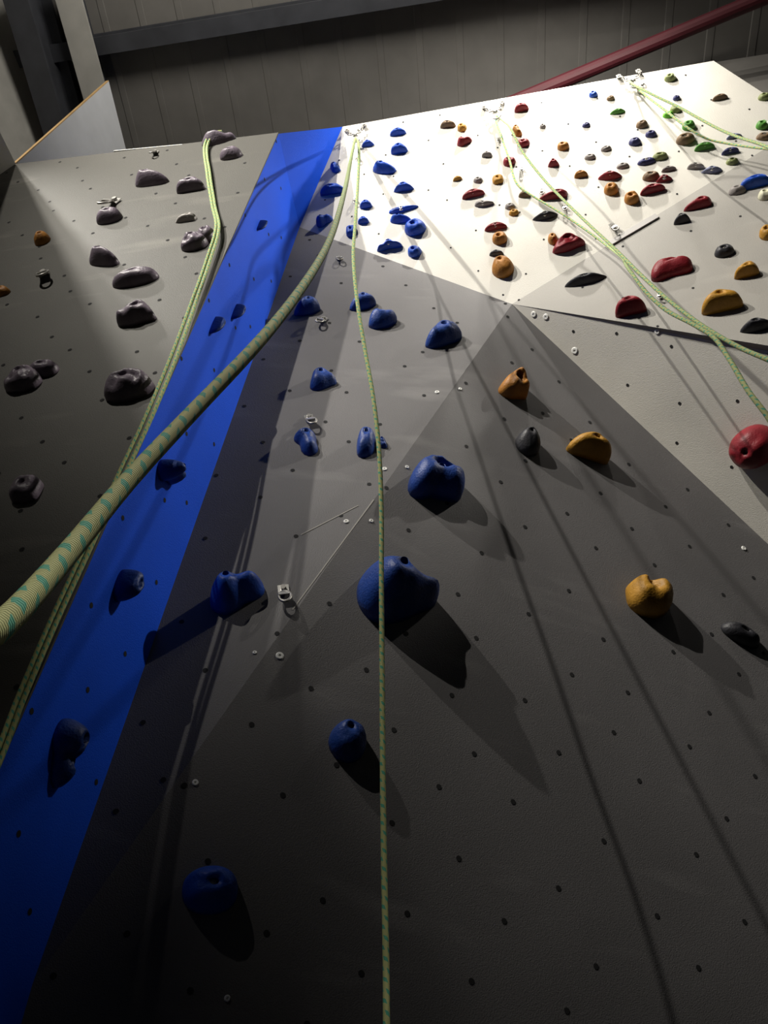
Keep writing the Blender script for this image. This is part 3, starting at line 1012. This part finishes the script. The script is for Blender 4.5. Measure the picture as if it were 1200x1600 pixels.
def hanger_parts(root, off=np.zeros(3), s=1.0, ring=True, m=None):
    # bent plate
    prof = [(-.014, .0), (.016, .0), (.030, .020), (.040, .022)]
    V, Fc = [], []
    for (y, z) in prof:
        for x in (-.016, .016):
            V.append(off + np.array([x, -y, z + .004]) * s)
            V.append(off + np.array([x, -y, z + .0075]) * s)
    for i in range(3):
        o_ = i * 4
        Fc += [[o_, o_ + 2, o_ + 6, o_ + 4], [o_ + 1, o_ + 5, o_ + 7, o_ + 3], [o_, o_ + 4, o_ + 5, o_ + 1], [o_ + 2, o_ + 3, o_ + 7, o_ + 6]]
    Fc += [[0, 1, 3, 2], [12, 14, 15, 13]]
    mesh_obj('hanger_plate', V, Fc, m or MT['metal'], root)
    V, Fc = cyl_geo(off + np.array([0, 0, .0]), EZ, .0085 * s, .017 * s, 6)
    mesh_obj('bolt', V, Fc, MT['metal_dull'], root)
    if ring:
        V, Fc = torus(.017 * s, .004 * s, off + np.array([.002, -.046, .026]) * s, EX, nrm(np.array([0, -1, .3])), nrm(np.array([0, .3, 1])), squash=1.5)
        mesh_obj('ring', V, Fc, MT['metal_dull'], root, smooth=True)


HANG = [
    ('L', 70, 430, 25, 1.25, 'steel bolt hanger in the shaded left part of the left grey wall'),
    ('L', 181, 316, -20, 1.25, 'steel bolt hanger just above a round purple hold'),
    ('L', 244, 239, 0, 0.8, 'small steel hanger near the top edge of the left grey wall'),
    ('1', 530, 404, 10, 0.8, 'dark ring bolt just under the bright wall, at the top of the dark grey wall'),
    ('1', 506, 500, -15, .9, 'steel bolt hanger right of the blue hold in the shadow strip'),
    ('1', 483, 654, 20, .95, 'steel bolt hanger directly above the blue T-shaped hold'),
    ('1', 443, 922, 15, 1.0, 'steel bolt hanger right of the double-cupped blue hold'),
    ('2', 560, 246, 0, .8, 'steel bolt hanger below the left rope anchor, beside its rope'),
    ('2', 556, 311, 0, .8, 'steel bolt hanger left of the rope, halfway up the bright wall'),
    ('2', 956, 353, 20, 1.0, 'steel bolt hanger above the metal edging strip, right of the ropes'),
    ('2', 846, 297, 0, .8, 'steel bolt hanger just above the long red hold crossed by ropes'),
    ('2', 882, 322, 0, .8, 'steel bolt hanger half hidden behind the thick right ropes'),
    ('2', 779, 217, 0, .7, 'tiny steel hanger below the middle rope anchor'),
    ('2', 815, 263, 0, .7, 'tiny steel hanger right of the small red hold on the thin rope'),
    ('R', 1030, 461, 0, .8, 'steel hanger behind the thick ropes on the wedge panel'),
]
for (pl, x, y, roll, s, lab) in HANG:
    if pl == '1' and below_fold(x, y):
        pl = 'X'
    P = PLANES[pl]
    root = empty('bolt_hanger', hit((x, y), P), rotm(*wall_axes(P[1], roll)))
    hanger_parts(root, s=s * (.8 if pl in '2R' else 1.15))
    tag(root, lab, 'bolt hanger', 'steel bolt hangers on the walls')

WASH = [
    ('1', 437, 1025, .013, 'brightest white round washer, below the hanger by the double-cupped hold'),
    ('1', 398, 1020, .007, 'faint small washer left of the brightest white washer'),
    ('1', 305, 1223, .009, 'small pale washer at the edge of the shadow strip in the lower left'),
    ('1', 355, 1560, .008, 'small pale washer near the bottom of the photo'),
    ('1', 601, 733, .010, 'small pale washer on the hanging rope, left of the bright blue jug'),
    ('1', 636, 730, .008, 'small pale washer touching the left of the bright blue jug'),
    ('1', 541, 815, .010, 'left of two small washers above the bird-shaped hold'),
    ('1', 580, 814, .008, 'right of two small washers above the bird-shaped hold'),
    ('1', 683, 613, .010, 'left of two small washers under the blue leaf-shaped hold'),
    ('1', 719, 608, .008, 'right of two small washers under the blue leaf-shaped hold'),
    ('4', 898, 548, .016, 'white square-looking washer on the pale lower panel by its left edge'),
    ('4', 834, 491, .014, 'left of two white washers at the top corner of the pale lower panel'),
    ('4', 853, 495, .014, 'right of two white washers at the top corner of the pale lower panel'),
    ('4', 1027, 518, .012, 'white washer just under the bottom edge of the wedge panel'),
    ('1', 1162, 857, .011, 'faint pale washer at right, above the flat black hold'),
]
for (pl, x, y, r, lab) in WASH:
    if pl == '1' and below_fold(x, y):
        pl = 'X'
    P = PLANES[pl]
    u, v, n = wall_axes(P[1])
    V, Fc = [], []
    k = 16
    for (rr, z) in ((r, 0), (r, .002), (r * .8, .004), (r * .38, .004), (r * .3, .001)):
        for i in range(k):
            t = 2 * math.pi * i / k
            V.append((rr * math.cos(t), rr * math.sin(t), z))
    for a_ in range(4):
        for i in range(k):
            j = (i + 1) % k
            Fc.append([a_ * k + i, a_ * k + j, (a_ + 1) * k + j, (a_ + 1) * k + i])
    Fc.append([4 * k + i for i in range(k)])
    Fc.append([i for i in range(k)][::-1])
    o = mesh_obj('washer', V, Fc, MT['washer'])
    o.matrix_world = Matrix.Translation(Vector(hit((x, y), P))) @ rotm(u, v, n)
    tag(o, lab, 'washer', 'white washers on the walls')

ANCH = [
    (556, 206, 'steel chain anchor at the top left corner of the bright wall'),
    (772, 170, 'steel chain anchor in the middle of the bright wall top'),
    (984, 122, 'steel chain anchor at right on the bright wall top'),
]
for (x, y, lab) in ANCH:
    P = P2
    root = empty('rope_anchor', hit((x, y), P), rotm(*wall_axes(P[1], 8)))
    for sx_ in (-1, 1):
        hanger_parts(root, np.array([sx_ * .05, .03, 0]), .75, ring=False, m=MT['metal_dull'])
        for q in range(3):
            f = (q + .5) / 3
            c_ = np.array([sx_ * .05 * (1 - f), -.02 - .05 * f, .032])
            d = nrm(np.array([-sx_ * .05, -.05, 0]))
            m_ = np.cross(EZ, d)
            sd_ = m_ if q % 2 else EZ
            V, Fc = torus(.0085, .0032, c_, d, sd_, np.cross(d, sd_), 14, 6)
            mesh_obj('chain_link', V, Fc, MT['metal_dull'], root, smooth=True)
    V, Fc = torus(.022, .005, np.array([0, -.09, .034]), EX, EY, EZ, squash=1.25)
    mesh_obj('ring', V, Fc, MT['metal'], root, smooth=True)
    tag(root, lab, 'rope anchor', 'chain anchors on the bright wall top')

# ------------------------------------------------------------------ ropes


def rp(x, y, s, raw=False):
    if raw:
        return np.array([x, y, s], float)
    if isinstance(s, tuple):
        P = PLANES[s[0]]
        w = hit((x, y), P)
        return w + nrm(CAM - w) * s[1]
    return CAM + wr((x, y)) * s


def path(pts):
    P = [rp(*p) for p in pts]
    # blend distances smoothly with a Catmull-Rom spline
    out = []
    Q = [2 * P[0] - P[1]] + P + [2 * P[-1] - P[-2]]
    for i in range(1, len(Q) - 2):
        p0, p1, p2, p3 = Q[i - 1:i + 3]
        seg = max(4, int(np.linalg.norm(p2 - p1) / .03))
        t0 = 0.0
        t1 = t0 + max(1e-4, np.linalg.norm(p1 - p0)) ** .5
        t2 = t1 + max(1e-4, np.linalg.norm(p2 - p1)) ** .5
        t3 = t2 + max(1e-4, np.linalg.norm(p3 - p2)) ** .5
        for q in range(seg):
            t = t1 + (t2 - t1) * q / seg
            a1 = (t1 - t) / (t1 - t0) * p0 + (t - t0) / (t1 - t0) * p1
            a2 = (t2 - t) / (t2 - t1) * p1 + (t - t1) / (t2 - t1) * p2
            a3 = (t3 - t) / (t3 - t2) * p2 + (t - t2) / (t3 - t2) * p3
            b1 = (t2 - t) / (t2 - t0) * a1 + (t - t0) / (t2 - t0) * a2
            b2 = (t3 - t) / (t3 - t1) * a2 + (t - t1) / (t3 - t1) * a3
            out.append((t2 - t) / (t2 - t1) * b1 + (t - t1) / (t2 - t1) * b2)
    out.append(P[-1])
    return out


def rope(name, strands, r, label):
    V, Fc, UV = [], [], []
    k = 12
    for pts in strands:
        C_ = path(pts)
        base = len(V)
        L = 0.0
        ref = np.array([.31, -.5, .2])
        for i, c in enumerate(C_):
            d = nrm(C_[min(i + 1, len(C_) - 1)] - C_[max(i - 1, 0)])
            a = nrm(ref - d * np.dot(ref, d))
            ref = a
            b = np.cross(d, a)
            if i:
                L += np.linalg.norm(c - C_[i - 1])
            for q in range(k):
                t = 2 * math.pi * q / k
                V.append(c + (a * math.cos(t) + b * math.sin(t)) * r)
                UV.append(L)
        for i in range(len(C_) - 1):
            for q in range(k):
                Fc.append(([base + i * k + q, base + i * k + (q + 1) % k, base + (i + 1) * k + (q + 1) % k, base + (i + 1) * k + q], q))
        Fc.append(([base + q for q in range(k)][::-1], -1))
        e = base + (len(C_) - 1) * k
        Fc.append(([e + q for q in range(k)], -1))
    o = mesh_obj(name, V, [f for f, _ in Fc], MT['rope'], smooth=True)
    me = o.data
    uv = me.uv_layers.new(name='UVMap')
    for p, (f, q) in zip(me.polygons, Fc):
        for li, vi in zip(p.loop_indices, p.vertices):
            kk = vi % k
            vv = kk / k
            if q == k - 1 and kk == 0:
                vv = 1.0
            uv.data[li].uv = (UV[vi], vv)
    tag(o, label, 'rope', 'climbing ropes')
    return o


r0 = 0.0055
# the near rope: from the belayer's side up to the anchor and down the dark wall
rope('climbing_rope', [[
    (-350, 1500, .58), (-180, 1160, .40), (-60, 1022, .395), (0, 980, .425), (100, 872, .53), (200, 752, .65), (300, 645, .78), (400, 540, .95), (470, 452, 1.25), (515, 375, 1.8), (538, 300, 2.7),
    (551, 235, 4.3), (556, 216, ('2', .045)), (561, 235, 4.7), (559, 290, 4.25), (555, 350, 3.8), (552, 400, 3.5), (558, 470, 3.2), (570, 545, 2.98), (583, 620, 2.78), (592, 700, 2.62), (596, 800, 2.47),
    (596, 900, 2.34), (597, 1050, 2.18), (598, 1200, 2.05), (600, 1350, 1.95), (603, 1500, 1.87), (606, 1680, 1.8), (640, 2150, 1.95), (655, 2480, 2.2)]], .0064,
    'thick near rope from lower left up to the left anchor and down the dark wall')
# doubled rope on the left wall
rope('climbing_rope', [
    [(344, 205, ('L', .10)), (330, 209, ('L', .13)), (321, 222, ('L', .08)), (323, 270, ('L', .08)), (331, 320, ('L', .06)), (337, 356, ('L', .09)), (322, 408, ('L', .08)), (300, 470, ('L', .07)), (268, 555, ('L', .07)), (228, 650, ('L', .07)),
     (180, 752, ('L', .07)), (140, 840, ('L', .07)), (80, 968, ('L', .07)), (30, 1085, ('L', .07)), (-30, 1230, ('L', .07)), (-1.50, 1.58, .9, True), (-1.54, 1.5, .007, True)],
    [(346, 205, ('L', .09)), (334, 211, ('L', .11)), (325, 224, ('L', .07)), (328, 272, ('L', .07)), (336, 322, ('L', .05)), (342, 358, ('L', .085)), (328, 408, ('L', .075)), (307, 470, ('L', .06)), (277, 555, ('L', .06)), (238, 650, ('L', .06)),
     (190, 752, ('L', .06)), (149, 840, ('L', .06)), (90, 968, ('L', .06)), (40, 1085, ('L', .06)), (-18, 1230, ('L', .06)), (-1.46, 1.58, .9, True), (-1.46, 1.48, .007, True)]], .0064,
    'doubled yellow-green rope hanging down the edge of the left grey wall')
# rope of the middle anchor, sweeping to the right
rope('climbing_rope', [
    [(1.5, .9, .006, True), (1.45, 1.0, .9, True), (1400, 720, 1.9), (1240, 580, 2.0), (1200, 562, 2.1), (1162, 546, 2.25), (1125, 526, 2.4), (1085, 500, 2.6), (1040, 465, 2.85), (1000, 428, 3.1), (962, 390, 3.4), (915, 346, 3.8), (880, 312, 4.1), (845, 275, 4.4), (815, 235, 4.65), (800, 205, 4.8),
     (785, 188, ('2', .06)), (775, 181, ('2', .045)), (784, 215, ('2', .05)), (796, 250, ('2', .05)), (808, 288, ('2', .05)), (832, 306, ('2', .05)), (870, 329, ('2', .06)), (912, 357, ('2', .10)), (955, 389, ('2', .2)),
     (985, 424, 3.0), (1010, 457, 2.8), (1040, 484, 2.65), (1085, 508, 2.45), (1116, 528, 2.3), (1140, 562, 2.15), (1170, 612, 1.98), (1196, 646, 1.9), (1250, 720, 1.8), (1.15, .95, .9, True), (1.2, .9, .006, True)]], r0,
    'pale green rope from the middle anchor sweeping down to the right photo edge')
rope('climbing_rope', [
    [(2.1, 1.2, .006, True), (2.05, 1.3, 1.2, True), (1500, 500, 2.9), (1260, 262, 3.4), (1200, 230, 3.7), (1150, 213, 4.0), (1120, 200, 4.2), (1085, 181, 4.4), (1060, 167, 4.55), (1030, 153, 4.7), (1000, 138, 4.9), (986, 130, ('2', .045)), (1010, 150, ('2', .05)), (1045, 177, ('2', .11)),
     (1075, 200, ('2', .13)), (1105, 217, ('2', .11)), (1135, 224, ('2', .12)), (1190, 232, ('2', .2)), (1250, 236, ('2', .3))]], r0,
    'pale green rope from the right anchor to the upper right photo edge')

# ------------------------------------------------------------------ lights


def spot(name, loc, target, power, ang, blend, radius, col=(1, .95, .86)):
    l = bpy.data.lights.new(name, 'SPOT')
    l.energy = power
    l.spot_size = math.radians(ang)
    l.spot_blend = blend
    l.shadow_soft_size = radius
    l.color = col
    o = bpy.data.objects.new(name, l)
    COL.objects.link(o)
    o.location = loc
    d = Vector(target) - Vector(loc)
    o.rotation_euler = d.to_track_quat('-Z', 'Y').to_euler()
    return o


spot('flood_or_fill', (.05, 1.0, 7.3), (-.2, 3.0, 7.05), 520, 127, 1.0, .06)
spot('flood_or_fill', (3.2, 1.62, 8.3), (-1.36, 1.9, 4.85), 900, 35, 1.0, .06)  # unseen spot added to brighten the blue side wall
spot('flood_or_fill', (-3.43, -3.87, 7.97), (-.3, 2.0, 6.1), 2000, 55, 1.0, .035)
spot('flood_or_fill', (-3.7, -1.745, 7.5), (-.3, 2.0, 6.05), 1500, 67, 1.0, .035)
spot('flood_or_fill', (-3.6, .6, 7.2), (-2.7, 1.65, 3.4), 240, 74, 1.0, .03)
spot('rope_fill', (-.6, -.2, 8.5), (-.45, .5, 2.2), 1250, 31, 1.0, .1)  # added overhead beam, kept narrow to light just the ropes
spot('roof_fill', (-1.3, -.4, 7.4), (-2.0, 1.8, 9.0), 290, 140, 1.0, .5)  # invented fill from below for the roof and the upright board

w = bpy.data.worlds.new('hall')
w.use_nodes = True
w.node_tree.nodes['Background'].inputs[0].default_value = (.62, .68, .8, 1)
w.node_tree.nodes['Background'].inputs[1].default_value = 0.007
sc.world = w
vs = sc.view_settings
sc.display_settings.display_device = 'sRGB'
vs.view_transform = 'Standard'
vs.look = 'None'
vs.exposure = 0
vs.gamma = 1
vs.use_curve_mapping = False
